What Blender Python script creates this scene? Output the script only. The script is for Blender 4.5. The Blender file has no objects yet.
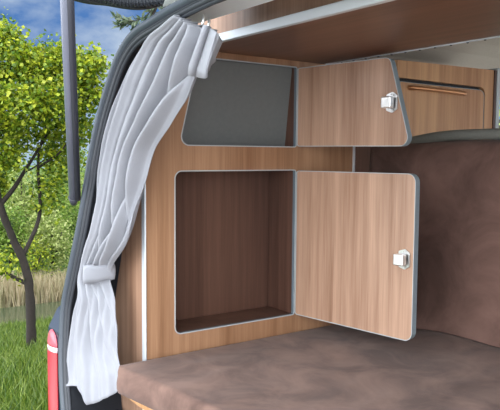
import bpy, bmesh, math, random
from mathutils import Vector, Matrix, noise
random.seed(7)
sc = bpy.context.scene
col = sc.collection
R = math.radians
V = Vector

# ------------------------------------------------------------------ view
sc.view_settings.view_transform = 'Standard'
try: sc.view_settings.look = 'None'
except Exception: pass
sc.view_settings.gamma = 1.0
sc.view_settings.use_curve_mapping = False
sc.view_settings.exposure = 0.0

# ------------------------------------------------------------------ materials
def new_mat(name):
    m = bpy.data.materials.new(name); m.use_nodes = True
    nt = m.node_tree; nt.nodes.clear()
    out = nt.nodes.new('ShaderNodeOutputMaterial'); b = nt.nodes.new('ShaderNodeBsdfPrincipled')
    nt.links.new(b.outputs[0], out.inputs[0])
    return m, nt, b, out
def simple(name, rgb, rough=.5, metal=0., bump=0., bscale=60., var=0., emis=None, spec=None):
    m, nt, b, out = new_mat(name)
    b.inputs['Base Color'].default_value = (*rgb, 1); b.inputs['Roughness'].default_value = rough
    b.inputs['Metallic'].default_value = metal
    if spec is not None: b.inputs['Specular IOR Level'].default_value = spec
    tc = nt.nodes.new('ShaderNodeTexCoord')
    n = nt.nodes.new('ShaderNodeTexNoise'); n.inputs['Scale'].default_value = bscale; n.inputs['Detail'].default_value = 5
    nt.links.new(tc.outputs['Object'], n.inputs['Vector'])
    if var:
        mx = nt.nodes.new('ShaderNodeMixRGB'); mx.inputs[1].default_value = (*[c*(1-var) for c in rgb], 1)
        mx.inputs[2].default_value = (*[min(1, c*(1+var)) for c in rgb], 1)
        nt.links.new(n.outputs['Fac'], mx.inputs[0]); nt.links.new(mx.outputs[0], b.inputs['Base Color'])
    if bump:
        bp = nt.nodes.new('ShaderNodeBump'); bp.inputs['Strength'].default_value = bump; bp.inputs['Distance'].default_value = .002
        nt.links.new(n.outputs['Fac'], bp.inputs['Height']); nt.links.new(bp.outputs[0], b.inputs['Normal'])
    return m
def wood(name, dark, light, axis='Z', rough=.38, band=9., fine=55.):
    m, nt, b, out = new_mat(name)
    tc = nt.nodes.new('ShaderNodeTexCoord')
    def nz(s, k, det, dist=0.):
        mp = nt.nodes.new('ShaderNodeMapping'); sv = [s, s, s]; sv['XYZ'.index(axis)] = k
        mp.inputs['Scale'].default_value = sv; nt.links.new(tc.outputs['Object'], mp.inputs['Vector'])
        n = nt.nodes.new('ShaderNodeTexNoise'); n.inputs['Scale'].default_value = 1; n.inputs['Detail'].default_value = det
        n.inputs['Distortion'].default_value = dist
        nt.links.new(mp.outputs[0], n.inputs['Vector']); return n
    a = nz(band, .7, 3, .4); c = nz(fine, 1.3, 4, .2); d = nz(fine*5, 9, 2)
    def mixv(x, y, f):
        mx = nt.nodes.new('ShaderNodeMath'); mx.operation = 'MULTIPLY_ADD'; mx.inputs[1].default_value = f
        nt.links.new(x, mx.inputs[0]); nt.links.new(y, mx.inputs[2]); return mx.outputs[0]
    s = nt.nodes.new('ShaderNodeMath'); s.operation = 'MULTIPLY'; s.inputs[1].default_value = .45; nt.links.new(a.outputs['Fac'], s.inputs[0])
    s2 = mixv(c.outputs['Fac'], s.outputs[0], .38); s3 = mixv(d.outputs['Fac'], s2, .17)
    rp = nt.nodes.new('ShaderNodeValToRGB'); e = rp.color_ramp.elements
    e[0].position = .375; e[0].color = (*dark, 1); e[1].position = .615; e[1].color = (*light, 1)
    nt.links.new(s3, rp.inputs[0]); nt.links.new(rp.outputs[0], b.inputs['Base Color'])
    b.inputs['Roughness'].default_value = rough
    bp = nt.nodes.new('ShaderNodeBump'); bp.inputs['Strength'].default_value = .08; bp.inputs['Distance'].default_value = .001
    nt.links.new(c.outputs['Fac'], bp.inputs['Height']); nt.links.new(bp.outputs[0], b.inputs['Normal'])
    return m
def suede(name, a, c_, sc_=7.):
    m, nt, b, out = new_mat(name)
    tc = nt.nodes.new('ShaderNodeTexCoord')
    n = nt.nodes.new('ShaderNodeTexNoise'); n.inputs['Scale'].default_value = sc_; n.inputs['Detail'].default_value = 6; n.inputs['Roughness'].default_value = .6; n.inputs['Distortion'].default_value = .6
    nt.links.new(tc.outputs['Object'], n.inputs['Vector'])
    rp = nt.nodes.new('ShaderNodeValToRGB'); e = rp.color_ramp.elements
    e[0].position = .36; e[0].color = (*a, 1); e[1].position = .66; e[1].color = (*c_, 1)
    nt.links.new(n.outputs['Fac'], rp.inputs[0]); nt.links.new(rp.outputs[0], b.inputs['Base Color'])
    b.inputs['Roughness'].default_value = .92; b.inputs['Sheen Weight'].default_value = .08; b.inputs['Sheen Roughness'].default_value = .5
    f = nt.nodes.new('ShaderNodeTexNoise'); f.inputs['Scale'].default_value = 320; nt.links.new(tc.outputs['Object'], f.inputs['Vector'])
    bp = nt.nodes.new('ShaderNodeBump'); bp.inputs['Strength'].default_value = .25; bp.inputs['Distance'].default_value = .001
    nt.links.new(f.outputs['Fac'], bp.inputs['Height']); nt.links.new(bp.outputs[0], b.inputs['Normal'])
    return m
def cloth(name, rgb, trans=.3):
    m, nt, b, out = new_mat(name)
    tc = nt.nodes.new('ShaderNodeTexCoord')
    n = nt.nodes.new('ShaderNodeTexNoise'); n.inputs['Scale'].default_value = 260; n.inputs['Detail'].default_value = 3
    nt.links.new(tc.outputs['Object'], n.inputs['Vector'])
    n2 = nt.nodes.new('ShaderNodeTexNoise'); n2.inputs['Scale'].default_value = 22
    nt.links.new(tc.outputs['Object'], n2.inputs['Vector'])
    mx = nt.nodes.new('ShaderNodeMixRGB'); mx.inputs[1].default_value = (*[c*.82 for c in rgb], 1); mx.inputs[2].default_value = (*rgb, 1)
    nt.links.new(n2.outputs['Fac'], mx.inputs[0]); nt.links.new(mx.outputs[0], b.inputs['Base Color'])
    b.inputs['Roughness'].default_value = .9; b.inputs['Sheen Weight'].default_value = .2
    bp = nt.nodes.new('ShaderNodeBump'); bp.inputs['Strength'].default_value = .3; bp.inputs['Distance'].default_value = .001
    nt.links.new(n.outputs['Fac'], bp.inputs['Height']); nt.links.new(bp.outputs[0], b.inputs['Normal'])
    t = nt.nodes.new('ShaderNodeBsdfTranslucent'); t.inputs[0].default_value = (*rgb, 1)
    ms = nt.nodes.new('ShaderNodeMixShader'); ms.inputs[0].default_value = trans
    nt.links.new(b.outputs[0], ms.inputs[1]); nt.links.new(t.outputs[0], ms.inputs[2]); nt.links.new(ms.outputs[0], out.inputs[0])
    return m
def leafmat(name, cols, trans=.45):
    m, nt, b, out = new_mat(name)
    g = nt.nodes.new('ShaderNodeNewGeometry')
    rp = nt.nodes.new('ShaderNodeValToRGB'); e = rp.color_ramp.elements
    while len(e) < len(cols): e.new(.5)
    for i, c in enumerate(cols): e[i].position = i/(len(cols)-1); e[i].color = (*c, 1)
    nt.links.new(g.outputs['Random Per Island'], rp.inputs[0]); nt.links.new(rp.outputs[0], b.inputs['Base Color'])
    b.inputs['Roughness'].default_value = .5
    t = nt.nodes.new('ShaderNodeBsdfTranslucent'); nt.links.new(rp.outputs[0], t.inputs[0])
    ms = nt.nodes.new('ShaderNodeMixShader'); ms.inputs[0].default_value = trans
    nt.links.new(b.outputs[0], ms.inputs[1]); nt.links.new(t.outputs[0], ms.inputs[2]); nt.links.new(ms.outputs[0], out.inputs[0])
    return m
def glass(name, tint=(.9, .95, .93)):
    m, nt, b, out = new_mat(name)
    tr = nt.nodes.new('ShaderNodeBsdfTransparent'); tr.inputs[0].default_value = (*tint, 1)
    gl = nt.nodes.new('ShaderNodeBsdfGlossy'); gl.inputs['Roughness'].default_value = .02
    ms = nt.nodes.new('ShaderNodeMixShader'); ms.inputs[0].default_value = .06
    nt.links.new(tr.outputs[0], ms.inputs[1]); nt.links.new(gl.outputs[0], ms.inputs[2]); nt.links.new(ms.outputs[0], out.inputs[0])
    return m

M = dict(
    wood=wood('walnut_laminate', (.235, .125, .076), (.475, .300, .205)),
    wood_face=wood('walnut_laminate_face', (.23, .112, .055), (.41, .23, .128)),
    wood_in=wood('walnut_shaded', (.060, .027, .018), (.125, .062, .042)),  # walnut darkened in colour for the shade of the compartments
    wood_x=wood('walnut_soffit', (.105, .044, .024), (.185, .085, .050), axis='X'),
    wood_far=wood('oak_laminate', (.36, .17, .075), (.62, .35, .17)),
    alu=simple('brushed_aluminium', (.66, .71, .75), .35, .35, .05, 200),
    white_edge=simple('pale_edge', (.44, .47, .48), .4, 0, .03, 150),
    grey_edge=simple('grey_edge_band', (.25, .32, .36), .4, 0, .05, 90, .1),
    grey_edge2=simple('opening_edge_band', (.13, .165, .19), .4, 0, .05, 90, .1),
    chrome=simple('chrome', (.90, .90, .88), .38, 1., .02, 50),
    chrome2=simple('satin_chrome', (.62, .62, .62), .3, 1., .05, 90),
    copper=simple('bronze_bar', (.55, .27, .13), .32, .9, .03, 80),
    grey_lin=simple('grey_locker_lining', (.155, .165, .16), .8, 0, .2, 90, .1),
    black=simple('black_gap', (.012, .012, .014), .6, 0, .1, 60, .1),
    rubber_m=simple('mid_rubber', (.03, .034, .042), .45, 0, .15, 90, .1),
    rubber=simple('rubber_highlight', (.052, .064, .080), .42, 0, .15, 90, .1),  # highlight along the seal's outer lip put into this lighter grey
    rubber_d=simple('dark_rubber', (.022, .026, .034), .5, 0, .15, 90, .1),
    strut=simple('painted_strut', (.16, .17, .22), .35, .2, .05, 60, .05),
    strutd=simple('black_strut', (.03, .032, .045), .4, 0, .05, 60, .05),
    navy=simple('navy_paint', (.012, .022, .05), .25, 0, .03, 30, .1),
    white=simple('white_lining', (.80, .86, .87), .6, 0, .08, 40, .03),
    beige=simple('beige_headliner', (.58, .52, .44), .9, 0, .3, 120, .08),
    red=simple('red_lens', (.34, .004, .010), .3, 0, .1, 150, .1),
    clear=simple('clear_lens', (.82, .62, .66), .12, 0, .1, 150, .1),
    mattress=suede('suede_mattress', (.085, .046, .035), (.190, .112, .086)),
    backrest=suede('suede_backrest', (.090, .047, .036), (.190, .106, .083), 6.),
    piping=simple('grey_green_piping', (.17, .175, .155), .8, 0, .3, 150, .15),
    curtain=cloth('pale_curtain', (.385, .395, .435), .25),
    bark=simple('bark', (.024, .018, .015), .95, 0, 1., 30, .45),
    steel=simple('stud', (.5, .5, .5), .3, .9),
    water=simple('pond_water', (.05, .065, .035), .08, 0, .15, 3., .2),
    glass=glass('clear_glass'),
    leaf=leafmat('maple_leaves', [(.05, .12, .010), (.20, .30, .018), (.50, .54, .035), (.025, .07, .008)], .4),
    leaf_b=leafmat('bush_leaves', [(.08, .17, .015), (.18, .30, .04), (.32, .42, .09), (.045, .10, .015)], .4),
    leaf_p=leafmat('pale_leaves', [(.22, .30, .06), (.36, .44, .12), (.46, .50, .2), (.14, .2, .04)], .4),
    leaf_o=leafmat('olive_leaves', [(.05, .085, .045), (.09, .13, .07), (.12, .15, .09)], .25),
    grass=leafmat('grass_blades', [(.035, .085, .007), (.085, .16, .012), (.22, .29, .045), (.05, .10, .010)], .3),
    reed=leafmat('dry_reeds', [(.40, .33, .20), (.58, .50, .34), (.26, .25, .12), (.48, .38, .26)], .3),
    ground=simple('meadow_ground', (.045, .095, .014), .95, 0, 1., 3., .35),
)

# ------------------------------------------------------------------ builders
def finish(bm, smooth=False, recalc=True):
    if recalc: bmesh.ops.recalc_face_normals(bm, faces=bm.faces)
    for f in bm.faces: f.smooth = smooth
def obj(name, bm, mat, parent=None, smooth=False, recalc=True):
    """bm holds scene coordinates; they become local to the thing's base"""
    finish(bm, smooth, recalc)
    me = bpy.data.meshes.new(name)
    o = bpy.data.objects.new(name, me)
    base = V((0, 0, 0))
    if parent is not None:
        p = parent
        while p is not None: base = base + p.location; p = p.parent
    for v in bm.verts: v.co = v.co - base
    bm.to_mesh(me); bm.free()
    for mm in (mat if isinstance(mat, (list, tuple)) else [mat]): me.materials.append(mm)
    if parent is not None: o.parent = parent
    col.objects.link(o)
    return o
def tag(o, label=None, cat=None, group=None, kind=None):
    if label: o['label'] = label
    if cat: o['category'] = cat
    if group: o['group'] = group
    if kind: o['kind'] = kind
    return o
def thing(name, loc, label, cat, group=None):
    o = bpy.data.objects.new(name, None); col.objects.link(o); o.location = loc; o.empty_display_size = .05
    return tag(o, label, cat, group)
def struct(name, bm, mat, smooth=False): return tag(obj(name, bm, mat, None, smooth), kind='structure')

def box(bm, x0, x1, y0, y1, z0, z1, bev=0., F=None):
    vs = [bm.verts.new((x, y, z)) for x in (x0, x1) for y in (y0, y1) for z in (z0, z1)]
    fs = [bm.faces.new([vs[i] for i in q]) for q in ((0,1,3,2),(4,6,7,5),(0,4,5,1),(2,3,7,6),(0,2,6,4),(1,5,7,3))]
    if bev:
        es = list({e for f in fs for e in f.edges})
        r = bmesh.ops.bevel(bm, geom=es, offset=bev, segments=2, affect='EDGES', profile=.5)
        vs = list({v for f in r['faces'] for v in f.verts} | {v for v in vs if v.is_valid})
    if F:
        for v in vs:
            if v.is_valid: v.co = F(v.co)
    return vs
def B(*a, **k):
    bm = bmesh.new(); box(bm, *a, **k); return bm
def rounded(pts):
    """pts: (x, y, radius) -> list of 2-D points with arcs at the corners"""
    out = []; n = len(pts)
    for i in range(n):
        p = V(pts[i][:2]); r = pts[i][2]; a = V(pts[i-1][:2]); b = V(pts[(i+1) % n][:2])
        if r <= 0: out.append(p); continue
        u = (a-p).normalized(); w = (b-p).normalized(); ang = u.angle(w)
        d = r/math.tan(ang/2); c = p+(u+w).normalized()*(r/math.sin(ang/2))
        s = p+u*d-c; e = p+w*d-c; tot = s.angle_signed(e)
        for k in range(9):
            t = -tot*k/8; q = V((s.x*math.cos(t)-s.y*math.sin(t), s.x*math.sin(t)+s.y*math.cos(t)))
            out.append(c+q)
    return out
def plate(loops, thick, F, bev=0.):
    """flat sheet with holes: loops[0] outline, others holes, 2-D; F maps (u, v, t) to the scene"""
    cu = bpy.data.curves.new('tmp', 'CURVE'); cu.dimensions = '2D'; cu.fill_mode = 'BOTH'
    cu.extrude = max(thick/2-bev, 1e-4); cu.bevel_depth = bev; cu.bevel_resolution = 2 if bev else 0
    for lp in loops:
        s = cu.splines.new('POLY'); s.points.add(len(lp)-1); s.use_cyclic_u = True
        for p, q in zip(s.points, lp): p.co = (q[0], q[1], 0, 1)
    o = bpy.data.objects.new('tmp', cu); col.objects.link(o)
    dg = bpy.context.evaluated_depsgraph_get(); dg.update()
    me = bpy.data.meshes.new_from_object(o.evaluated_get(dg))
    bm = bmesh.new(); bm.from_mesh(me); bmesh.ops.remove_doubles(bm, verts=bm.verts, dist=1e-5)
    for v in bm.verts: v.co = F(v.co.x, v.co.y, v.co.z)
    bpy.data.objects.remove(o); bpy.data.curves.remove(cu); bpy.data.meshes.remove(me)
    return bm
def tube(bm, pts, r, seg=10, caps=True, closed=False, flat=1.):
    pts = [V(p) for p in pts]; n = len(pts); rings = []
    rs = r if isinstance(r, (list, tuple)) else [r]*n
    up = None
    for i, p in enumerate(pts):
        if closed: t = pts[(i+1) % n]-pts[i-1]
        else: t = pts[min(i+1, n-1)]-pts[max(i-1, 0)]
        t.normalize()
        if up is None: up = t.orthogonal().normalized() if abs(t.z) > .9 else (V((0, 0, 1))-t*t.z).normalized()
        up = (up-t*up.dot(t)).normalized(); s = t.cross(up)
        rings.append([bm.verts.new(p+(up*math.cos(2*math.pi*k/seg)+s*math.sin(2*math.pi*k/seg)*flat)*rs[i]) for k in range(seg)])
    m = n if closed else n-1
    for i in range(m):
        a, b = rings[i], rings[(i+1) % n]
        for k in range(seg): bm.faces.new((a[k], a[(k+1) % seg], b[(k+1) % seg], b[k]))
    if caps and not closed: bm.faces.new(rings[0][::-1]); bm.faces.new(rings[-1])
def T(pts, r, **k):
    bm = bmesh.new(); tube(bm, pts, r, **k); return bm
def spline(pts, n=8):
    P = [V(p) for p in pts]; P = [P[0]*2-P[1]]+P+[P[-1]*2-P[-2]]; out = []
    for i in range(1, len(P)-2):
        for k in range(n):
            t = k/n; a, b, c, d = P[i-1], P[i], P[i+1], P[i+2]
            out.append(.5*((2*b)+(c-a)*t+(2*a-5*b+4*c-d)*t*t+(3*b-a-3*c+d)*t**3))
    out.append(P[-2]); return out
def prism(bm, prof, F, a, b):
    """closed profile (u, v) swept from a to b; F(u, v, w)"""
    A = [bm.verts.new(F(u, v, a)) for u, v in prof]; Bv = [bm.verts.new(F(u, v, b)) for u, v in prof]
    n = len(prof)
    for i in range(n): bm.faces.new((A[i], A[(i+1) % n], Bv[(i+1) % n], Bv[i]))
    bm.faces.new(A[::-1]); bm.faces.new(Bv)

# ------------------------------------------------------------------ camera (stands behind the open tailgate)
cam = bpy.data.cameras.new('camera'); co = bpy.data.objects.new('camera', cam); col.objects.link(co); sc.camera = co
cam.sensor_width = 36; cam.lens = 664.33/500*36; cam.clip_start = .02; cam.clip_end = 500
yaw, pit, rol = R(-54.7715), R(-4.3313), R(.4391)
fw = V((math.sin(yaw)*math.cos(pit), math.cos(yaw)*math.cos(pit), math.sin(pit)))
rt = V((math.cos(yaw), -math.sin(yaw), 0)); up = rt.cross(fw)
r2 = rt*math.cos(rol)+up*math.sin(rol); u2 = -rt*math.sin(rol)+up*math.cos(rol)
CAM = V((1.4801, -.7297, .5094))
co.matrix_world = Matrix(((r2.x, u2.x, -fw.x, CAM.x), (r2.y, u2.y, -fw.y, CAM.y), (r2.z, u2.z, -fw.z, CAM.z), (0, 0, 0, 1)))

# ================================================================== CAMPER: measurements in metres
# x: left side to right side, y: towards the driver, z = 0: top of the mattress
Y1, Y2, Z1, Z2, Z3, Z4 = .0822, .4745, .0469, .4669, .532, .757
ZS = .7756; YC = .6992

# ---------------- side cabinet
cab = thing('side_cabinet', (0, 0, -.45), 'tall walnut cabinet with two open compartments standing beside the mattress', 'cabinet')
outline = rounded([(.0, -.45, 0), (YC, -.45, 0), (YC, ZS-.0008, 0), (.075, ZS-.0008, 0), (.0, .545, .03)])
hole_l = rounded([(Y1, Z1, .018), (Y2, Z1, .006), (Y2, Z2, .006), (Y1, Z2, .02)])
hole_u = rounded([(.095, Z3, .022), (Y2, Z3, .006), (Y2, Z4, .006), (.150, Z4, .012)])
FX = lambda u, v, t: V((-.005+t, u, v))
obj('front_panel', plate([outline, hole_l, hole_u], .010, FX), M['wood_face'], cab)
def offset_loop(lp, d):
    n = len(lp); out = []
    for i in range(n):
        a, b, c = lp[i-1], lp[i], lp[(i+1) % n]; t = (c-a)
        if t.length < 1e-9: out.append(b.copy()); continue
        t.normalize(); out.append(b+V((t.y, -t.x))*d)
    return out
def area(lp): return sum(lp[i-1].x*lp[i].y-lp[i].x*lp[i-1].y for i in range(len(lp)))/2
for lp, lab in ((hole_l, 'lower'), (hole_u, 'upper')):
    s = 1 if area(lp) > 0 else -1
    ot_ = obj('opening_trim', plate([offset_loop(lp, .0006*s), offset_loop(lp, -.0012*s)], .0105, lambda u, v, t: V((-.0050+t, u, v)), 0), M['grey_edge2'], cab)
    obj('trim_lip', plate([offset_loop(lp, .0012*s), offset_loop(lp, -.0014*s)], .0015, lambda u, v, t: V((.0010+t, u, v)), 0), M['white_edge'], ot_)
obj('side_panel', B(-.26, -.0165, 0, .016, -.45, .545), M['wood'], cab)
tr = bmesh.new(); box(tr, -.0165, .003, -.003, .0015, -.45, .525, .002)
obj('corner_trim', tr, M['alu'], cab)
# compartments
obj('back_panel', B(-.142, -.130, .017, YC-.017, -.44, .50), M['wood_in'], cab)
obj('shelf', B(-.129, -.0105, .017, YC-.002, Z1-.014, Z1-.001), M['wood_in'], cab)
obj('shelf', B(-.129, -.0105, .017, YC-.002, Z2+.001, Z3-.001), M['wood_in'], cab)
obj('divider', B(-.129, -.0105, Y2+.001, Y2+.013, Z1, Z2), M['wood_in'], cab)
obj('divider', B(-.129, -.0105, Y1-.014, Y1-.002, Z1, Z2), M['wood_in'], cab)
g = bmesh.new()
vs = [g.verts.new(p) for p in [(-.075, .02, Z3), (-.052, Y2+.03, Z3), (-.02, Y2+.03, Z4+.015), (-.03, .08, Z4+.015),
                               (-.085, .02, Z3), (-.062, Y2+.03, Z3), (-.03, Y2+.03, Z4+.015), (-.04, .08, Z4+.015)]]
for q in ((0,1,2,3),(7,6,5,4),(0,4,5,1),(1,5,6,2),(2,6,7,3),(3,7,4,0)): g.faces.new([vs[i] for i in q])
tag(obj('lining_panel', g, M['grey_lin'], cab), 'grey lining inside the upper compartment')
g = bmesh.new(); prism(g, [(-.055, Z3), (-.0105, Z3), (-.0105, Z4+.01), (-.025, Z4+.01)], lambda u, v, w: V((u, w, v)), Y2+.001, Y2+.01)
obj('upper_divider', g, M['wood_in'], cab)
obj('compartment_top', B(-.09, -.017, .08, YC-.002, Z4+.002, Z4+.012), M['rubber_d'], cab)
obj('end_panel', B(-.129, -.0105, YC-.016, YC, -.45, ZS-.02), M['wood_face'], cab)
obj('end_trim', B(-.004, .004, YC-.002, YC+.006, -.45, .70, bev=.001), M['alu'], cab)

# ---------------- doors (hinged on the forward edge of the openings, swung out)
da = R(8.91); dd = V((math.cos(da), math.sin(da), 0)); dn = V((math.sin(da), -math.cos(da), 0)); H0 = V((.002, Y2, 0))
def FD(u, v, t, lift=0.): return H0+dd*u+dn*(t-.009+lift)+V((0, 0, v))     # face towards the rear at t=+.009
def make_door(lp, latch_u, latch_v, nm, lab, size, hz):
    s = 1 if area(lp) > 0 else -1
    d = obj(nm, plate([offset_loop(lp, -.0012*s)], .0180, FD), M['wood'], cab); d['label'] = lab
    e = obj('edge_trim', plate([lp, offset_loop(lp, -.0016*s)], .0186, FD), M['grey_edge'], d)
    e2 = obj('front_rim', plate([offset_loop(lp, .0002*s), offset_loop(lp, -.0014*s)], .0014, lambda u, v, t: FD(u, v, t, .0098)), M['white_edge'], d)
    # push-lock body screwed on the inner face
    k = size*1.2
    pl = rounded([(latch_u-.4*k, latch_v-.55*k, .12*k), (latch_u+.1*k, latch_v-.72*k, .14*k), (latch_u+.5*k, latch_v-.45*k, .12*k),
                  (latch_u+.5*k, latch_v+.45*k, .12*k), (latch_u+.1*k, latch_v+.72*k, .14*k), (latch_u-.4*k, latch_v+.55*k, .12*k)])
    a = obj('latch_plate', plate([pl], .003, lambda u, v, t: FD(u, v, t, .0115)), M['chrome2'], d)
    bb = bmesh.new(); box(bb, latch_u-.46*k, latch_u+.36*k, latch_v-.40*k, latch_v+.38*k, .010, .026, .003, F=lambda c: FD(c.x, c.y, c.z, .009))
    obj('latch', bb, M['chrome'], d, smooth=False)
    for q in (-1, 1):
        sb = bmesh.new(); c = V((latch_u+.1*k, latch_v+q*.52*k))
        tube(sb, [FD(c.x, c.y, .010, .009), FD(c.x, c.y, .0135, .009)], .0028, seg=12); obj('screw', sb, M['chrome2'], d)
    for z in hz:
        hb = bmesh.new(); box(hb, -.012, .012, z-.012, z+.012, -.018, -.001, .002, F=lambda c: FD(c.x, c.y, c.z, 0)); obj('hinge', hb, M['rubber_d'], d)
    return d
low = rounded([(.003, Z1+.002, .008), (.3925, Z1+.001, .022), (.3925, Z2-.001, .022), (.003, Z2-.002, .008)])
make_door(low, .365, .253, 'lower_door', 'open rectangular walnut door of the lower compartment', .030, (Z1+.012, Z2-.014))
upr = rounded([(.003, Z3+.002, .008), (.374, Z3+.001, .022), (.310, Z4-.002, .020), (.003, Z4-.003, .006)])
make_door(upr, .318, .642, 'upper_door', 'open walnut door with slanted edge at the upper compartment', .030, (Z3+.014, Z4-.014))

# ---------------- overhead shelf across the van
sh = thing('overhead_shelf', (.8, .35, ZS), 'brown wooden shelf across the roof with bright metal edge', 'shelf')
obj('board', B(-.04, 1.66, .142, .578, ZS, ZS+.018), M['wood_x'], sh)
obj('rear_trim', B(-.04, 1.66, .128, .142, ZS-.001, ZS+.019, bev=.0015), M['alu'], sh)
hg = bmesh.new(); box(hg, .004, 1.66, .5785, .585, ZS-.003, ZS+.004, .0008)
hp = obj('hinge_strip', hg, M['alu'], sh)
kb = bmesh.new(); box(kb, -.04, 1.66, .5785, .5955, ZS+.0045, ZS+.018)
obj('front_rail', kb, M['wood_in'], sh)
for i in range(34):
    cb = bmesh.new(); x = .02+i*.047; tube(cb, [(x, .582, ZS-.0025), (x+.004, .582, ZS-.0025)], .0026, seg=8); obj('hinge_knuckle', cb, M['rubber_d'], hp)
obj('fascia', B(-.02, 1.66, .150, .162, ZS+.0185, .975), M['wood'], sh)

# ---------------- mattress and backrest
bm = bmesh.new(); NX, NY = 120, 80
def rear_y(x): return -.092+.155*x if x < .45 else -.0222+.06*(x-.45)
grid = []
def edge_round(d, r=.016):  # height drop near a rim
    return 0 if d > r else r-math.sqrt(max(0, r*r-(r-d)**2))
X0, X1, YE = .006, 1.66, .8035
def wr(x, y):
    n1 = noise.noise(V((x*3.2, y*3.2, 0)))*.004
    n2 = abs(noise.noise(V((x*9+3, y*5+x*4, 2))))*.0035
    n3 = noise.noise(V((x*22, y*22, 5)))*.0008
    k = math.exp(-((y-YE+.01)/.07)**2)*(.006*math.sin(x*19+2*math.sin(x*7))+.004)
    return n1-n2+n3+k
XL = .010
def left_x(y): return XL if y > .0 else XL+0.008
for j in range(NY+1):
    row = []
    for i in range(NX+1):
        u = i/NX; v = j/NY; u = u**1.15
        x = XL+(X1-XL)*u; ry = rear_y(x); vv = v**1.3; y = ry+(YE-ry)*vv
        # rounded rear-left corner
        if i < 6 and y < ry+.02: y += (.016-.016*min(1, (x-XL)/.016))*max(0, 1-(y-ry)/.02)
        z = wr(x, y)*min(1, (y-ry)/.03)*min(1, (x-XL+.004)/.03)-edge_round(y-ry)*.9-.003
        row.append(bm.verts.new((x, y, z)))
    grid.append(row)
for j in range(NY):
    for i in range(NX): bm.faces.new((grid[j][i], grid[j][i+1], grid[j+1][i+1], grid[j+1][i]))
# rim skirt
rim = [grid[0][i] for i in range(NX+1)]+[grid[j][NX] for j in range(1, NY+1)]+[grid[NY][i] for i in range(NX-1, -1, -1)]+[grid[j][0] for j in range(NY-1, 0, -1)]
prev = rim
for k, z in enumerate((-.022, -.038, -.052, -.064, -.068)):
    cur = []
    for idx, v in enumerate(rim):
        o_ = V((0, 0)); wv = .0025*noise.noise(V((v.co.x*14, v.co.y*14, z*30)))
        rear = idx <= NX
        ins = -.004+wv if k in (1, 2) else (0 if k < 4 else .008)
        cur.append(bm.verts.new((v.co.x, v.co.y+(ins if rear else 0), z)))
    n = len(rim)
    for i in range(n): bm.faces.new((prev[i], prev[(i+1) % n], cur[(i+1) % n], cur[i]))
    prev = cur
bm.faces.new(prev)
mt = obj('mattress', bm, M['mattress'], None, True)
tag(mt, 'brown suede bed mattress filling the rear of the camper', 'mattress')
bb = bmesh.new(); box(bb, .022, 1.64, -.055, .78, -.090, -.0695, .002)
tag(obj('bed_board', bb, M['wood_far']), 'thin wooden bed board under the brown suede mattress', 'board')
bb = bmesh.new(); box(bb, .16, .185, -.03, -.012, -.45, -.0905, .002)
bx = thing('bed_box', (.8, -.02, -.45), 'wooden box below the bed with a metal corner strip', 'bed base')
obj('panel', B(.19, 1.62, -.028, -.012, -.45, -.0905), M['wood_far'], bx); obj('corner_strip', bb, M['alu'], bx)

# backrest
br = thing('seat_backrest', (.8, .86, -.02), 'dark brown suede backrest with grey green top piping behind the mattress', 'backrest')
bm = bmesh.new(); NX, NZ = 90, 50; g0 = []
BX0, BX1, BZ0, BZ1 = -.062, 1.64, -.012, .555
for j in range(NZ+1):
    row = []
    for i in range(NX+1):
        x = BX0+(BX1-BX0)*i/NX; z = BZ0+(BZ1-BZ0)*j/NZ
        d = edge_round(x-BX0, .014)+edge_round(BZ1-z, .03)
        w = .006*noise.noise(V((x*4, z*4, 9)))+.003*abs(noise.noise(V((x*11+z*5, z*8, 4))))
        y = .806+.03*z+d-w*min(1, (z-BZ0)/.08)*min(1, (BZ1-z)/.05)
        row.append(bm.verts.new((x, y, z)))
    g0.append(row)
for j in range(NZ):
    for i in range(NX): bm.faces.new((g0[j][i], g0[j][i+1], g0[j+1][i+1], g0[j+1][i]))
rim = [g0[0][i] for i in range(NX+1)]+[g0[j][NX] for j in range(1, NZ+1)]+[g0[NZ][i] for i in range(NX-1, -1, -1)]+[g0[j][0] for j in range(NZ-1, 0, -1)]
cur = [bm.verts.new((v.co.x, .90, v.co.z)) for v in rim]; n = len(rim)
for i in range(n): bm.faces.new((rim[i], rim[(i+1) % n], cur[(i+1) % n], cur[i]))
bm.faces.new(cur)
obj('cushion', bm, M['backrest'], br, True)
pts = spline([(-.06, .86, .520), (-.02, .856, .530), (.04, .852, .543), (.12, .848, .556), (.22, .846, .567), (.36, .846, .570), (.9, .846, .568), (1.64, .846, .568)], 8)
obj('piping', T(pts, [.010+.005*min(1, i/14) for i in range(len(pts))], seg=12), M['piping'], br, True)

# ---------------- forward locker
fl = thing('side_locker', (-.2, 1.2, -.45), 'light walnut locker with a bow handle above and behind the suede backrest', 'locker')
FXL = lambda u, v, t: V((-.048+t, u, v))
ol = [V((.93, -.45)), V((1.448, -.45)), V((1.448, .829)), V((.93, .822))]
flap = rounded([(.94, .55, .02), (1.399, .55, .02), (1.399, .762, .028), (.94, .766, .0)])
flap_in = rounded([(.9435, .5535, .02), (1.394, .5535, .018), (1.394, .7515, .026), (.9435, .7535, .0)])
obj('front_panel', plate([ol, flap], .016, FXL), M['wood_far'], fl)
obj('carcass', B(-.30, -.058, .93, 1.446, -.45, .818), M['wood_in'], fl)
fd = obj('flap_door', plate([flap_in], .016, FXL), M['wood_far'], fl)
obj('flap_edge', plate([offset_loop(flap_in, .0002), offset_loop(flap_in, -.0014)], .0012, lambda u, v, t: V((-.0395+t, u, v))), M['grey_edge'], fd)
obj('gap_shade', B(-.0575, -.0565, .935, 1.41, .54, .775), M['black'], fl)  # black sheet standing in for the shade inside the flap gap
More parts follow.
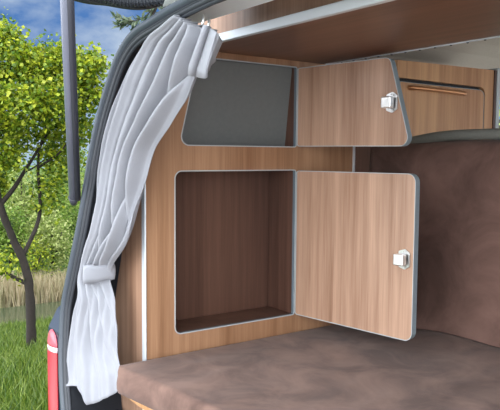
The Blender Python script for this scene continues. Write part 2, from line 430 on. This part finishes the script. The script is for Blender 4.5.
hb = bmesh.new(); pts = spline([(-.040, .985, .735), (-.026, 1.0, .735), (-.020, 1.05, .7345), (-.018, 1.13, .7335), (-.020, 1.21, .7325), (-.026, 1.262, .732), (-.040, 1.277, .732)], 6)
tube(hb, pts, .0072, seg=10); obj('handle', hb, M['copper'], fd, True)
obj('end_edge', B(-.30, -.036, 1.449, 1.462, -.45, .829, bev=.002), M['wood_in'], fl)
obj('end_trim', B(-.30, -.034, 1.4625, 1.482, -.45, .838, bev=.002), M['white_edge'], fl)

# ---------------- van shell
def wall_x(z):
    P = [(-.7, -.42), (.35, -.42), (.6, -.40), (.8, -.35), (.9, -.28), (.96, -.18), (1.0, .0)]
    for (a, xa), (b, xb) in zip(P, P[1:]):
        if z <= b: return xa+(xb-xa)*(z-a)/(b-a)
    return 0
zs = [-.62, .0, .35, .47]; zt = [.78, .84, .9, .94, .97, .99, 1.0]
bm = bmesh.new()
def strip(bm, zz, y0, y1, off=0.):
    A = [bm.verts.new((wall_x(z)+off, y0, z)) for z in zz]; Bq = [bm.verts.new((wall_x(z)+off, y1, z)) for z in zz]
    for i in range(len(zz)-1): bm.faces.new((A[i], A[i+1], Bq[i+1], Bq[i]))
WY0, WY1 = 1.56, 2.5
strip(bm, [-.62, 0, .35, .47, .6, .7]+zt, .2, WY0); strip(bm, zs, WY0, WY1); strip(bm, zt, WY0, WY1); strip(bm, [-.62, 0, .35, .47, .6, .7]+zt, WY1, 3.4)
bmesh.ops.remove_doubles(bm, verts=bm.verts, dist=1e-4)
bmesh.ops.solidify(bm, geom=bm.faces[:], thickness=.03)
struct('wall_left', bm, M['beige'])
wf = bmesh.new()
def win_pt(y, z, o): return V((wall_x(z)+o, y, z))
for a, b in (((WY0, .48), (WY1, .48)), ((WY0, .79), (WY1, .79)), ((WY0, .47), (WY0, .80)), ((WY1, .47), (WY1, .80))):
    tube(wf, [win_pt(*a, .0), win_pt(*b, .0)], .018, seg=8)
w = struct('window_1', wf, M['rubber_d'])
pg = bmesh.new(); A = [pg.verts.new(win_pt(y, z, -.012)) for y, z in ((WY0, .47), (WY1, .47), (WY1, .62), (WY1, .79), (WY0, .79), (WY0, .62))]
pg.faces.new((A[0], A[1], A[2], A[5])); pg.faces.new((A[5], A[2], A[3], A[4]))
obj('pane', pg, M['glass'], w)
struct('ceiling', B(.0, 1.72, .10, 3.4, 1.001, 1.03), M['beige'])
bm = bmesh.new(); box(bm, 1.70, 1.73, .0, .9, -.62, 1.0); box(bm, 1.70, 1.73, .901, 3.4, .93, 1.0)
struct('wall_right', bm, M['beige'])
struct('floor', B(-.40, 1.70, -.04, 3.4, -.65, -.62), M['rubber_d'])
bm = bmesh.new(); tube(bm, [(-.268, 1.5, .915), (-.268, 3.3, .915)], .014, seg=8)
tag(obj('curtain_rail', bm, M['rubber_d'], None, True), 'thin black rail along the left headliner above the locker', 'rail')

# white header lining of the tailgate opening
bm = bmesh.new(); prof = [(-.098, .834), (-.060, .818), (.0, .8155), (.078, .8135), (.086, .8165), (.086, .86), (.04, .99), (-.02, .99)]
prism(bm, prof, lambda u, v, w: V(((.12+.9*max(0, -u)*1.6+max(0, v-.82)*3.2) if w < 0 else 1.72, u, v)), -1, 1)
struct('trim_1', bm, M['white'])
bm = bmesh.new(); box(bm, .7, 1.70, .0875, .149, .985, 1.0); box(bm, .16, 1.70, .0875, .095, .826, .985)
struct('trim_2', bm, M['rubber_d'])

# rear pillar lining (navy below, white above) behind the curtain
H = lambda y0, z: y0+.08*z
seal = [(-.02, -.62), (-.105, -.33), (-.170, -.165), (-.204, -.076), (-.222, .013), (-.224, .107), (-.205, .176), (-.175, .259), (-.147, .339), (-.122, .43), (-.100, .518), (-.070, .596), (-.034, .661), (.013, .728), (.064, .768), (.122, .789), (.19, .799), (.25, .807), (.31, .813), (.384, .819), (.47, .822), (.8, .824), (1.3, .82), (1.55, .78), (1.66, .60), (1.72, .2), (1.72, -.3)]
SP = spline([(x, -.14+.08*z, z) for x, z in seal], 6)
ws = thing('weather_seal', (-.30, -.14, 0), 'grey rubber weather seal around the open rear hatch frame', 'seal')
inw = lambda p, d, dy: V((p.x, p.y+dy, p.z))
def inset(P, d, dy):
    out = []
    for i, p in enumerate(P):
        t = (P[min(i+1, len(P)-1)]-P[max(i-1, 0)]).normalized(); n = V((t.z, 0, -t.x)).normalized()
        out.append(p+n*d+V((0, dy, 0)))
    return out
obj('outer_lip', T(inset(SP, .0095, 0), .0095, seg=12), M['rubber'], ws, True)
obj('groove', T(inset(SP, .0195, .004), .006, seg=10), M['rubber_d'], ws, True)
obj('inner_lip', T(inset(SP, .0255, .004), .0055, seg=12), M['rubber_m'], ws, True)
obj('inner_groove', T(inset(SP, .032, .008), .005, seg=10), M['rubber_d'], ws, True)
bm = bmesh.new()
prev = None
for p in inset(SP, .034, .012)[:100]:
    q = V((min(p.x, .3)-.012, .0, p.z)) if False else V((p.x+.004, p.y+.135, p.z-.002))
    cur = (bm.verts.new(p), bm.verts.new(q))
    if prev: bm.faces.new((prev[0], cur[0], cur[1], prev[1]))
    prev = cur
bmesh.ops.solidify(bm, geom=bm.faces[:], thickness=.006)
struct('trim_3', bm, M['rubber_d'])
# navy painted sill and inner side below the curtain
bm = bmesh.new(); box(bm, -.24, .005, -.060, -.010, -.62, -.17, .01)
struct('trim_4', bm, M['navy'])
# painted rear corner of the body
bm = bmesh.new(); prof = [V(p) for p in rounded([(-.124, -.62, .004), (-.03, -.62, .004), (-.03, .075, .01), (-.092, .075, .02), (-.124, .015, .03)])]
prism(bm, prof, lambda u, v, w: V((w, u, v)), -.37, -.285)
struct('trim_5', bm, simple('dark_blue_paint', (.022, .034, .058), .16, .15, .02, 40, .05), False)
# tail lamp
tl = thing('tail_light', (-.36, -.13, -.3), 'red tail light with a clear band on the blue rear corner', 'light')
def lamp(z0, z1, mat, nm, top=False):
    b_ = bmesh.new(); seg = 14; rings = []
    zz = [z0, z1] if not top else [z0+(z1-z0)*k/8 for k in range(9)]
    for z in zz:
        s = 1 if not top else math.sqrt(max(.01, 1-((z-z0)/(z1-z0))**2*.99))
        ring = []
        for k in range(seg+1):
            a = math.pi*k/seg
            ring.append(b_.verts.new((-.325+.036*s*math.cos(a)-.008*(1-s), -.1248-.0125*s*math.sin(a), z)))
        rings.append(ring)
    for a, b in zip(rings, rings[1:]):
        for k in range(seg): b_.faces.new((a[k], a[k+1], b[k+1], b[k]))
        b_.faces.new((a[seg], a[0], b[0], b[seg]))
    b_.faces.new(rings[0]); b_.faces.new(rings[-1][::-1])
    return obj(nm, b_, mat, tl, True)
lamp(-.62, -.0405, M['red'], 'red_lens'); tag(lamp(-.04, -.0255, M['clear'], 'clear_lens'), 'clear band')
lamp(-.025, .018, simple('red_lens_highlight', (.55, .10, .13), .1, 0, .05, 100, .1), 'upper_lens', True)  # highlight on the lamp top put into a paler lens colour

# gas strut
gs = thing('gas_strut', (-0.145, -0.128, 0.394), 'grey gas strut rising from the left hatch pillar', 'gas strut')
P0, P1 = V((-0.145, -0.128, 0.394)), V((0.153, -0.250, 0.816)); dv = P1-P0
obj('rod_tube', T([P0+dv*.01, P0+dv*1.35], .0110, seg=16), M['strut'], gs, True)
obj('side_cover', T([P0+dv*.0+V((.009, .007, 0)), P0+dv*1.35+V((.008, .006, 0))], .0085, seg=12), M['strutd'], gs, True)
obj('ball_joint', T([P0-dv*.03, P0+dv*.012], [.008, .0135], seg=12), M['strutd'], gs, True)

# tailgate standing open above
tg = thing('tailgate', (.85, -.08, .88), 'dark frame of the raised tailgate above the hatch opening', 'tailgate')
L = [(.105, .00, .880), (.100, -.06, .860), (.092, -.13, .860), (.084, -.25, .872), (.070, -.6, .98), (.07, -1.1, 1.13)]
Rr = [(1.62-x+.07, y, z) for x, y, z in L]
b_ = bmesh.new(); tube(b_, spline(L, 8), .030, seg=12); obj('side_frame', b_, M['rubber_d'], tg, True)
b_ = bmesh.new(); tube(b_, spline(Rr, 8), .030, seg=12); obj('side_frame', b_, M['rubber_d'], tg, True)
obj('end_frame', T([L[-1], Rr[-1]], .035, seg=12), M['rubber_d'], tg, True)
obj('hinge_beam', T([(.105, -.03, .893), (1.585, -.03, .893)], .022, seg=12), M['navy'], tg, True)
b_ = bmesh.new(); tv = [b_.verts.new(p) for p in ((.10, -.16, .905), (1.58, -.16, .905), (1.61, -1.1, 1.16), (.08, -1.1, 1.16))]; b_.faces.new(tv)
obj('rear_glass', b_, glass('tinted_glass', (.75, .8, .8)), tg)
# corrugated cable hose
hs = thing('cable_hose', (.12, -.05, .85), 'black corrugated cable hose between tailgate and roof edge', 'hose')
C_ = spline([(.20, -.035, .842), (.155, -.072, .838), (.128, -.115, .838), (.118, -.17, .845), (.12, -.26, .868)], 26)
obj('corrugated_tube', T(C_, [.0125 if (i//2) % 2 else .0095 for i in range(len(C_))], seg=12), M['rubber_d'], hs, False)

# ---------------- curtain
ct = thing('curtain', (-.15, -.03, .3), 'pale grey fabric curtain tied back at the left hatch pillar', 'curtain')
def unp(px, py, H0_):     # hang plane of the curtain: y = H0_ + .03 z, parallel to the hatch
    v = fw*664.33+r2*(px-250)-u2*(py-205); n = V((0, 1, -.03)); return CAM+v*((H0_-n.dot(CAM))/n.dot(v))
rows = [(176,15, 208,30), (162,26, 209,44), (147,38, 205,60), (133,60, 198,80), (121,88, 184,102), (112,116, 168,126), (105,145, 153,150), (100,172, 146,174),
        (97,200, 139,202), (91,228, 134,227), (85,248, 127,246), (80,266, 114,264), (77,280, 111,280), (77,298, 115,300), (72,320, 120,322), (68,350, 127,350), (66,376, 133,374), (65,386, 134,384)]
Ls = spline([unp(r[0], r[1], -.104-.040*max(0, k-8)/9) for k, r in enumerate(rows)], 8); Rs = spline([unp(r[2]-(9 if k > 14 else 3 if k == 14 else 0), r[3], -.058-.006*max(0, k-8)/9) for k, r in enumerate(rows)], 8)
n = len(Ls); NU = 110; bm = bmesh.new(); G = []
HEM = [(-.01, 0), (.27, -.003), (.40, -.050), (.48, -.048), (.76, -.032), (1.01, .0)]
tie_i = 12*8-4
for j in range(n):
    v = j/(n-1); row = []
    dt = abs(j-tie_i)/n; gather = 1-math.exp(-(dt/.05)**2)          # folds squeeze together at the tie
    for i in range(NU+1):
        u = i/NU
        ph = .22*math.sin(3.1*v*math.pi+1.3)+.25*noise.noise(V((u*2.2, v*2.6, 1)))
        uu = u+.02*math.sin(9*v)*math.sin(math.pi*u)
        A = .024*(.35+.65*gather)*(.55+.45*math.sin(math.pi*min(1, v*1.2+.12)))
        A *= 1 if j < tie_i else max(.5, 1-.5*(j-tie_i)/12)
        f = math.sin(2*math.pi*((4.6 if j < tie_i else 4.6-1.6*min(1, (j-tie_i)/30))*uu+ph))+.35*math.sin(2*math.pi*(10.3*uu+ph*2.3+.4))
        f = math.copysign(abs(f)**.75, f)
        cr_ = .034*gather*math.exp(-((u-.86+.05*math.sin(5*v))/.022)**2)*max(0, min(1, (tie_i-14-j)/22))*(.6 if u > .9 else 1)+.030*math.exp(-((u-.56-.25*(v-.45))/.03)**2)*math.exp(-((v-.50)/.13)**2)+.024*math.exp(-((u-.35)/.03)**2)*math.exp(-((v-.60)/.08)**2)+(.028*math.exp(-((u-.30-.8*(v-.72))/.03)**2)*math.exp(-((v-.80)/.07)**2) if j > tie_i else 0)
        f2 = .003*noise.noise(V((u*9, v*17, 3)))
        env = math.sin(math.pi*min(1, max(0, u*.96+.02)))**.45
        p = Ls[j].lerp(Rs[j], u)
        roll = -.010*gather*math.exp(-((u-.80)/.16)**2)*(1 if j < tie_i else .3)   # the thick inner fold
        bulge = -.006*(1-gather)*math.sin(math.pi*u)
        p = p+V((0, min(A*f*env+f2+roll+bulge+cr_, .034), 0))
        # ragged hem
        if j > n-9: 
            hz = 0
            for (ua, za), (ub, zb) in zip(HEM, HEM[1:]):
                if ua <= u <= ub: hz = za+(zb-za)*(u-ua)/(ub-ua)
            p.z += (j-(n-9))/8*hz
        row.append(bm.verts.new(p))
    G.append(row)
for j in range(n-1):
    for i in range(NU): bm.faces.new((G[j][i], G[j][i+1], G[j+1][i+1], G[j+1][i]))
dr = obj('drape', bm, M['curtain'], ct, True, recalc=False)
s = dr.modifiers.new('thick', 'SOLIDIFY'); s.thickness = .0022
# heading: stiff flap of the top edge folding over, with hooks
bm = bmesh.new(); hd = []
hp_ = spline([unp(*q) for q in ((203, 32, -.060), (206, 25, -.090), (211, 28, -.072), (217, 33, -.088), (221, 40, -.060))], 10)
lo_ = spline([unp(*q) for q in ((188, 66, -.058), (190, 75, -.084), (196, 76, -.066), (204, 77, -.082), (211, 60, -.058))], 10)
prev = None
for i, (a, b) in enumerate(zip(hp_, lo_)):
    w_ = V((0, .004*math.sin(i*.5)+.0015*math.sin(i*1.3), 0)); ring = [bm.verts.new(a.lerp(b, k/6)+w_*(.4+.6*k/6)+V((0, .004 if k == 6 else 0, 0))) for k in range(7)]
    if prev:
        for k in range(6): bm.faces.new((prev[k], ring[k], ring[k+1], prev[k+1]))
    prev = ring
hdo = obj('heading', bm, M['curtain'], ct, True, recalc=False); s = hdo.modifiers.new('thick', 'SOLIDIFY'); s.thickness = .003
# tie band
bm = bmesh.new(); cL, cR = unp(87.5, 273, -.112), unp(111, 273, -.062); c = (cL+cR)/2; wd = (cR-cL).length/2
G = []
for k in range(33):
    a = 2*math.pi*k/32; G.append([])
    for q in range(5):
        z = (q/4-.5)*.044*(1-.15*math.cos(a))
        G[-1].append(bm.verts.new(c+(cR-cL)/2*1.04*math.cos(a)+V((0, -.026*math.sin(a)-.004*math.sin(math.pi*q/4)*math.sin(a), z+.003*math.cos(a)+.0015*math.sin(5*a)))))
for k in range(32):
    for q in range(4): bm.faces.new((G[k][q], G[k+1][q], G[k+1][q+1], G[k][q+1]))
bmesh.ops.remove_doubles(bm, verts=bm.verts, dist=1e-5)
tb = obj('tie_band', bm, M['curtain'], ct, True); s = tb.modifiers.new('thick', 'SOLIDIFY'); s.thickness = .002
# hooks
for (px, py) in ((204, 22), (209, 27)):
    b_ = bmesh.new(); p = unp(px, py, -.060); tube(b_, spline([p+V((0, 0, .014)), p+V((.006, -.004, .006)), p+V((.004, -.006, -.006)), p+V((-.004, -.004, -.008))], 5), .0028, seg=8)
    obj('hook', b_, M['chrome'], ct, True)

# ================================================================== OUTSIDE
def gz(x):      # ground falls away to a pond on the left of the van
    d = 1.48-x
    if d < 2.6: return -1.0
    if d < 12.6: return -1.0-.18*(d-2.6)
    if d < 15.2: return -2.8
    return -2.8+min(.6, (d-15.2)*.08)
bm = bmesh.new(); xs = [14, 8, 4, 1, -1.12, -2, -3, -4, -5, -6, -7, -8, -9, -9.9, -10.4, -11, -12, -13, -13.7, -15, -17, -21, -30, -60, -120]
ys = [-60+5*i for i in range(33)]; G = [[bm.verts.new((x, y, gz(x)+.03*noise.noise(V((x, y*.5, 0))))) for y in ys] for x in xs]
for i in range(len(xs)-1):
    for j in range(len(ys)-1): bm.faces.new((G[i][j], G[i+1][j], G[i+1][j+1], G[i][j+1]))
tag(struct('ground', bm, M['ground'], True))
struct('bounce_slab', B(-1.05, 12, -12, 14, -1.03, -.96), simple('bounce_pale', (.42, .40, .38), .95, 0, 1., 90., .35))  # unseen pale slab added to bounce neutral light into the van
bm = bmesh.new(); box(bm, -12.6, -11.0, -30, 60, -2.79, -2.715)
tag(obj('pond', bm, M['water']), 'still greenish pond between the grass bank and the dry reeds', 'pond', kind='stuff')
def outpt(px, d):   # a spot at horizontal distance d in the direction of a column of the frame
    b_ = yaw+math.atan((px-250)/664.33); return CAM.x+math.sin(b_)*d, CAM.y+math.cos(b_)*d
def add_leaf(bm, c, s, asp=.7, nrm=None):
    a = V((random.gauss(0, 1), random.gauss(0, 1), random.gauss(0, 1))).normalized()
    if nrm is not None: a = (a*.8+nrm).normalized()
    u = a.orthogonal().normalized(); u = Matrix.Rotation(random.uniform(0, 6.28), 3, a) @ u; w_ = a.cross(u)
    L_ = s*random.uniform(.7, 1.25)
    p = [c-u*L_*.5, c+w_*L_*asp*.5+a*L_*.12, c+u*L_*.5, c-w_*L_*asp*.5+a*L_*.12]
    vs = [bm.verts.new(q) for q in p]; bm.faces.new((vs[0], vs[1], vs[2])); bm.faces.new((vs[0], vs[2], vs[3]))
def foliage(blobs, n_per, leaf, asp=.7, clump=16, droop=0.):
    """blobs: (centre, (rx, ry, rz)); leaves sit in small clumps towards the outside of each blob"""
    bm = bmesh.new()
    for c, r, dens in blobs:
        k = max(3, int(n_per*dens/clump))
        for _ in range(k):
            d = V((random.gauss(0, 1), random.gauss(0, 1), random.gauss(0, 1))).normalized()
            q = random.uniform(.35, 1.04)**.55
            cc = V(c)+V((d.x*r[0], d.y*r[1], d.z*r[2]))*q; cr = leaf*3.6*random.uniform(.4, 1.3)
            for _ in range(clump):
                add_leaf(bm, cc+V((random.gauss(0, cr*.5), random.gauss(0, cr*.5), random.gauss(0, cr*.4))), leaf, asp, V((0, 0, .6)))
    return bm
def tree(name, label, base, trunk, branches, blobs, n_per, leaf, mat, group=None, asp=.7, clump=14):
    t = thing(name, base, label, 'tree' if 'tree' in name else 'bush', group)
    b_ = bmesh.new(); tube(b_, spline(trunk[0], 6), [trunk[1]+(trunk[2]-trunk[1])*i/(6*(len(trunk[0])-1)) for i in range(6*(len(trunk[0])-1)+1)], seg=10)
    for v in b_.verts: v.co += V((1, 1, 0))*.012*noise.noise(v.co*9)
    obj('trunk', b_, M['bark'], t, True)
    for P, a, c in branches:
        b_ = bmesh.new(); tube(b_, spline(P, 5), [a+(c-a)*i/(5*(len(P)-1)) for i in range(5*(len(P)-1)+1)], seg=7); obj('branch', b_, M['bark'], t, True)
    obj('foliage', foliage(blobs, n_per, leaf, asp, clump), mat, t, False, recalc=False)
    return t
def W(px, py, d):  # point at frame column/row and horizontal distance, for real positions of trunks
    v = fw*664.33+r2*(px-250)-u2*(py-205); k = d/math.hypot(v.x, v.y); return CAM+v*k

# main maple-like tree
D = 9.0
base = W(31, 352, D); base.z = gz(base.x)-.03
trunk = [base, W(31, 320, D), W(29, 285, D), W(22, 258, D+.02), W(10, 232, D), W(0, 205, D-.05), W(-8, 160, D), W(-12, 110, D)]
brs = [([W(0, 205, D-.05), W(14, 188, D), W(24, 172, D+.1), W(38, 150, D+.1), W(55, 120, D+.1)], .035, .012),
       ([W(24, 172, D+.1), W(33, 168, D), W(44, 160, D)], .015, .007),
       ([W(22, 258, D), W(38, 222, D+.2), W(40, 195, D+.2), W(38, 168, D+.2), W(42, 140, D+.3), W(58, 95, D+.3)], .03, .012),
       ([W(29, 285, D), W(-10, 262, D+.3), W(-40, 220, D+.3)], .03, .012),
       ([W(-8, 160, D), W(5, 120, D-.2), W(20, 85, D-.2)], .03, .01), ([W(38, 168, D+.2), W(62, 150, D), W(80, 120, D)], .018, .008)]
def bl(px, py, d, rpx, rpy, dens): return (W(px, py, d), (rpx/664*d, rpx/664*d, rpy/664*d), dens)
blobs = [bl(-30, 95, D, 45, 50, 1.3), bl(8, 62, D, 20, 20, .8), bl(5, 38, D, 9, 9, .25), bl(5, 25, D+.2, 5, 3, .06), bl(35, 66, D, 24, 18, 1.0), bl(60, 62, D+.2, 20, 15, .8), bl(80, 72, D, 16, 16, .7),
         bl(92, 66, D-.2, 9, 10, .35), bl(84, 96, D, 14, 18, .6), bl(55, 100, D-.2, 26, 20, 1.0), bl(20, 105, D-.3, 26, 22, 1.0), bl(-10, 140, D-.3, 26, 24, .8),
         bl(62, 130, D+.2, 24, 14, .6), bl(22, 138, D+.3, 18, 12, .35), bl(60, 158, D+.3, 20, 11, .35), bl(-5, 185, D+.3, 15, 12, .3), bl(80, 128, D+.4, 12, 12, .3), bl(52, 182, D+.2, 16, 8, .18), bl(3, 160, D-.2, 12, 8, .25), bl(8, 262, D+.1, 16, 12, .12), bl(48, 205, D+.2, 12, 10, .12)]
tree('maple_tree', 'tall yellow green maple tree with a leaning dark trunk on the grass bank', base, (trunk, .066, .03), brs, blobs, 1700, .056, M['leaf'], asp=.95)

# far bank bushes and trees, each its own crown
def far(px, top, d, w_, mat, name, label, leaf=.10, n=2600, asp=.6):
    x, y = outpt(px, d); g_ = gz(x); zt_ = W(px, top, d).z; h = zt_-g_; r = w_/664*d/2
    b0 = V((x, y, g_-.03)); tk = [b0, V((x+.05, y, g_+h*.4)), V((x-.04, y+.05, g_+h*.85))]
    bls = []
    for k in range(9):
        a = random.uniform(0, 6.28); q = random.uniform(.2, .62); zc = random.uniform(.3, .8)
        bls.append((V((x+math.cos(a)*r*q, y+math.sin(a)*r*q, g_+h*zc)), (r*.5, r*.5, h*.24), .6))
    bls.append((V((x, y, g_+h*.25)), (r*.8, r*.8, h*.25), 1.)); bls.append((V((x, y, g_+h*.72)), (r*.55, r*.55, h*.28), .8))
    brl = [([V((x, y, g_+h*.35)), V((x+r*.3*sx, y+r*.2, g_+h*.55)), V((x+r*.5*sx, y+r*.3, g_+h*.75))], .03, .01) for sx in (-1, 1)]
    return tree(name, label, b0, (tk, .05, .015), brl, bls, n/6, leaf, mat, asp=asp)
far(-25, 175, 16.8, 70, M['leaf_b'], 'round_bush', 'mid green bush at the left frame edge behind the pond', .09)
far(8, 205, 16.6, 42, M['leaf_b'], 'round_bush', 'low green bush just left of the maple trunk behind the reeds', .08)
far(50, 212, 16.5, 44, M['leaf_p'], 'pale_bush', 'pale yellow green bush right of the maple trunk behind the reeds', .08)
far(20, 160, 19.4, 56, M['leaf_p'], 'pale_bush', 'tall pale bush rising behind the low bushes at the pond', .10)
far(72, 190, 18.6, 50, M['leaf_b'], 'round_bush', 'dark green bush beside the hatch seal beyond the pond', .09)
far(95, 172, 20., 50, M['leaf_p'], 'pale_bush', 'pale bush mostly hidden behind the open hatch pillar', .10)
far(48, 176, 22., 60, M['leaf_b'], 'background_tree', 'distant green tree between the bushes below the sky gap', .13)
far(-18, 140, 21., 70, M['leaf_b'], 'background_tree', 'distant tree behind the left side of the maple crown', .13)
far(30, 238, 16.0, 40, M['leaf'], 'bright_bush', 'small bright green bush at the foot of the reeds beside the trunk', .07, 1500)
far(60, 150, 26., 90, M['leaf_b'], 'background_tree', 'distant dark tree farthest behind the gas strut', .14)
far(-2, 156, 30., 90, M['leaf_b'], 'background_tree', 'distant tree farthest behind the leaning maple trunk', .14)
# through the side window
x_, y_ = outpt(505, 9.)
for i, (px, top, d, w_, lb) in enumerate([(498, 85, 9, 70, 'leafy green tree seen through the left side window'), (560, 60, 11, 90, 'green tree beyond the side window, right of the leafy one')]):
    far(px, top, d, w_, M['leaf_p'], 'window_tree', lb, .09, 2200)
# olive-like twigs hanging over the roof corner
ot = thing('olive_tree', (-2.6, 2.2, gz(-2.6)), 'grey green olive tree whose hanging twigs show above the roof corner', 'tree')
tw = bmesh.new(); ol_ = bmesh.new(); Dm = 4.0
b0 = V((-2.6, 2.2, gz(-2.6)-.03)); top_ = W(190, -60, Dm)
tb_ = bmesh.new(); tube(tb_, spline([b0, V((-2.55, 2.15, .2)), V((-2.4, 2.1, 1.2)), V((-2.2, 1.8, 2.0)), top_], 6), [.09-.075*i/24 for i in range(25)], seg=9); obj('trunk', tb_, M['bark'], ot, True)
for pth in ([(190, -60), (165, -10), (148, 14), (133, 21), (116, 17)], [(165, -10), (150, 20), (136, 32), (131, 44), (125, 50)], [(148, 14), (140, 26), (128, 24), (119, 25)], [(180, -40), (160, 0), (146, 24), (140, 34)], [(190, -60), (172, -5), (163, 12), (150, 26)]):
    P = spline([W(px, py, Dm+.1*random.random()) for px, py in pth], 5)
    tube(tw, P, [.006-.0045*i/(len(P)-1) for i in range(len(P))], seg=5)
    for i, p in enumerate(P):
        if i < 6: continue
        t_ = (P[min(i+1, len(P)-1)]-P[i-1]).normalized()
        for s_ in (-1, 1):
            for rep in range(3):
                sd = (t_*random.uniform(.5, 1)+V((random.gauss(0, .5), random.gauss(0, .5), random.gauss(0, .6)))).normalized(); L_ = random.uniform(.035, .055)
                wv = sd.cross(V((random.gauss(0, 1), random.gauss(0, 1), random.gauss(0, 1)))).normalized()*L_*.17
                q = [p, p+sd*L_*.5+wv, p+sd*L_, p+sd*L_*.5-wv]; f = ol_.faces.new([ol_.verts.new(a) for a in q])
obj('twigs', tw, M['bark'], ot, True); obj('foliage', ol_, M['leaf_o'], ot, recalc=False)

# grass and reeds
def blades(bm, n, d0, d1, p0, p1, h0, h1, wid, lean=.35):
    for _ in range(n):
        d = math.sqrt(random.uniform(d0*d0, d1*d1)); px = random.uniform(p0, p1); x, y = outpt(px, d)
        if x > -1.1 or -12.65 < x < -10.9: continue
        z = gz(x)-.01; h = random.uniform(h0, h1); a = random.uniform(0, 6.28); w_ = wid*random.uniform(.6, 1.3)
        dx, dy = math.cos(a)*w_, math.sin(a)*w_; b_ = random.uniform(0, 6.28); k = h*random.uniform(0, lean)
        lx, ly = math.cos(b_)*k, math.sin(b_)*k
        v = [bm.verts.new(q) for q in ((x-dx, y-dy, z), (x+dx, y+dy, z), (x+lx*.35+dx*.8, y+ly*.35+dy*.8, z+h*.55), (x+lx*.35-dx*.8, y+ly*.35-dy*.8, z+h*.55), (x+lx, y+ly, z+h))]
        bm.faces.new((v[0], v[1], v[2], v[3])); bm.faces.new((v[3], v[2], v[4]))
bm = bmesh.new(); blades(bm, 32000, 3.6, 13.2, -90, 110, .06, .22, .006, .8)
blades(bm, 1500, 12.0, 13.1, -90, 110, .12, .26, .010, .5)
tag(obj('meadow_grass', bm, M['grass'], recalc=False), 'bright green meadow grass on the bank below the maple tree', 'grass', kind='stuff')
bm = bmesh.new(); blades(bm, 6500, 14.9, 16.0, -90, 120, .35, .75, .012, .35)
tag(obj('dry_reeds', bm, M['reed'], recalc=False), 'dry beige reeds along the far edge of the pond', 'reeds', kind='stuff')

# ================================================================== LIGHT
w = bpy.data.worlds.new('sky'); sc.world = w; w.use_nodes = True; nt = w.node_tree; nt.nodes.clear()
out = nt.nodes.new('ShaderNodeOutputWorld'); bg = nt.nodes.new('ShaderNodeBackground'); nt.links.new(bg.outputs[0], out.inputs[0])
tc = nt.nodes.new('ShaderNodeTexCoord'); sep = nt.nodes.new('ShaderNodeSeparateXYZ'); nt.links.new(tc.outputs['Generated'], sep.inputs[0])
rp = nt.nodes.new('ShaderNodeValToRGB'); e = rp.color_ramp.elements
e[0].position = 0.0; e[0].color = (.32, .50, .72, 1); e[1].position = .45; e[1].color = (.035, .125, .40, 1); m_ = e.new(.12); m_.color = (.10, .24, .55, 1)
nt.links.new(sep.outputs['Z'], rp.inputs[0])
mp = nt.nodes.new('ShaderNodeMapping'); mp.inputs['Scale'].default_value = (1, 1, 1.8); mp.inputs['Location'].default_value = (.3, .2, 0); nt.links.new(tc.outputs['Generated'], mp.inputs[0])
nz = nt.nodes.new('ShaderNodeTexNoise'); nz.inputs['Scale'].default_value = 4.5; nz.inputs['Detail'].default_value = 8; nz.inputs['Roughness'].default_value = .55; nt.links.new(mp.outputs[0], nz.inputs['Vector'])
# unseen bright cloud bank added behind the viewer (towards -y) to light the interior, the left side is broken cloud and blue
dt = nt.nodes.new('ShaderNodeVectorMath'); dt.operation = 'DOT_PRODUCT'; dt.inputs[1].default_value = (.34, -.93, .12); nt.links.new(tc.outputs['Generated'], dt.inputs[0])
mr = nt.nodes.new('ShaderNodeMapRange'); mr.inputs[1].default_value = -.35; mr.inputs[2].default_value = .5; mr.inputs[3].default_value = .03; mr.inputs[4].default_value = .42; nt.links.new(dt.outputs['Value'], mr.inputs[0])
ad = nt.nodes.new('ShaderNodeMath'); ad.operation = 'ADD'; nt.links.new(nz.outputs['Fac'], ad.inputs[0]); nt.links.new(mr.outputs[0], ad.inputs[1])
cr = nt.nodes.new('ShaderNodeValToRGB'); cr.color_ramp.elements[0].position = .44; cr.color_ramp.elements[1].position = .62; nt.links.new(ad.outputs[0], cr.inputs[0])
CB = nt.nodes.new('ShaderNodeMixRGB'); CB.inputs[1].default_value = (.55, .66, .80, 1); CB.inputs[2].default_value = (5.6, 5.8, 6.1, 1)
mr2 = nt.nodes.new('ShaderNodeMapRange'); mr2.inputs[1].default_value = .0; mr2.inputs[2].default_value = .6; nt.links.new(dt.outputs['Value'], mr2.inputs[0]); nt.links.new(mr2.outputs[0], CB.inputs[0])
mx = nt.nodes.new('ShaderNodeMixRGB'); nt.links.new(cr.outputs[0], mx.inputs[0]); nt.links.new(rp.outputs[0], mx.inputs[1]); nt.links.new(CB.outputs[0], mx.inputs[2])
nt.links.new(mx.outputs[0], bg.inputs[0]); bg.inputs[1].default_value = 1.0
sn = bpy.data.lights.new('sun', 'SUN'); sn.energy = 2.6; sn.angle = R(.6); sn.color = (1, .95, .86)
so = bpy.data.objects.new('sun', sn); col.objects.link(so)
sd = V((.30, .72, .95)).normalized(); so.rotation_euler = sd.to_track_quat('Z', 'Y').to_euler()
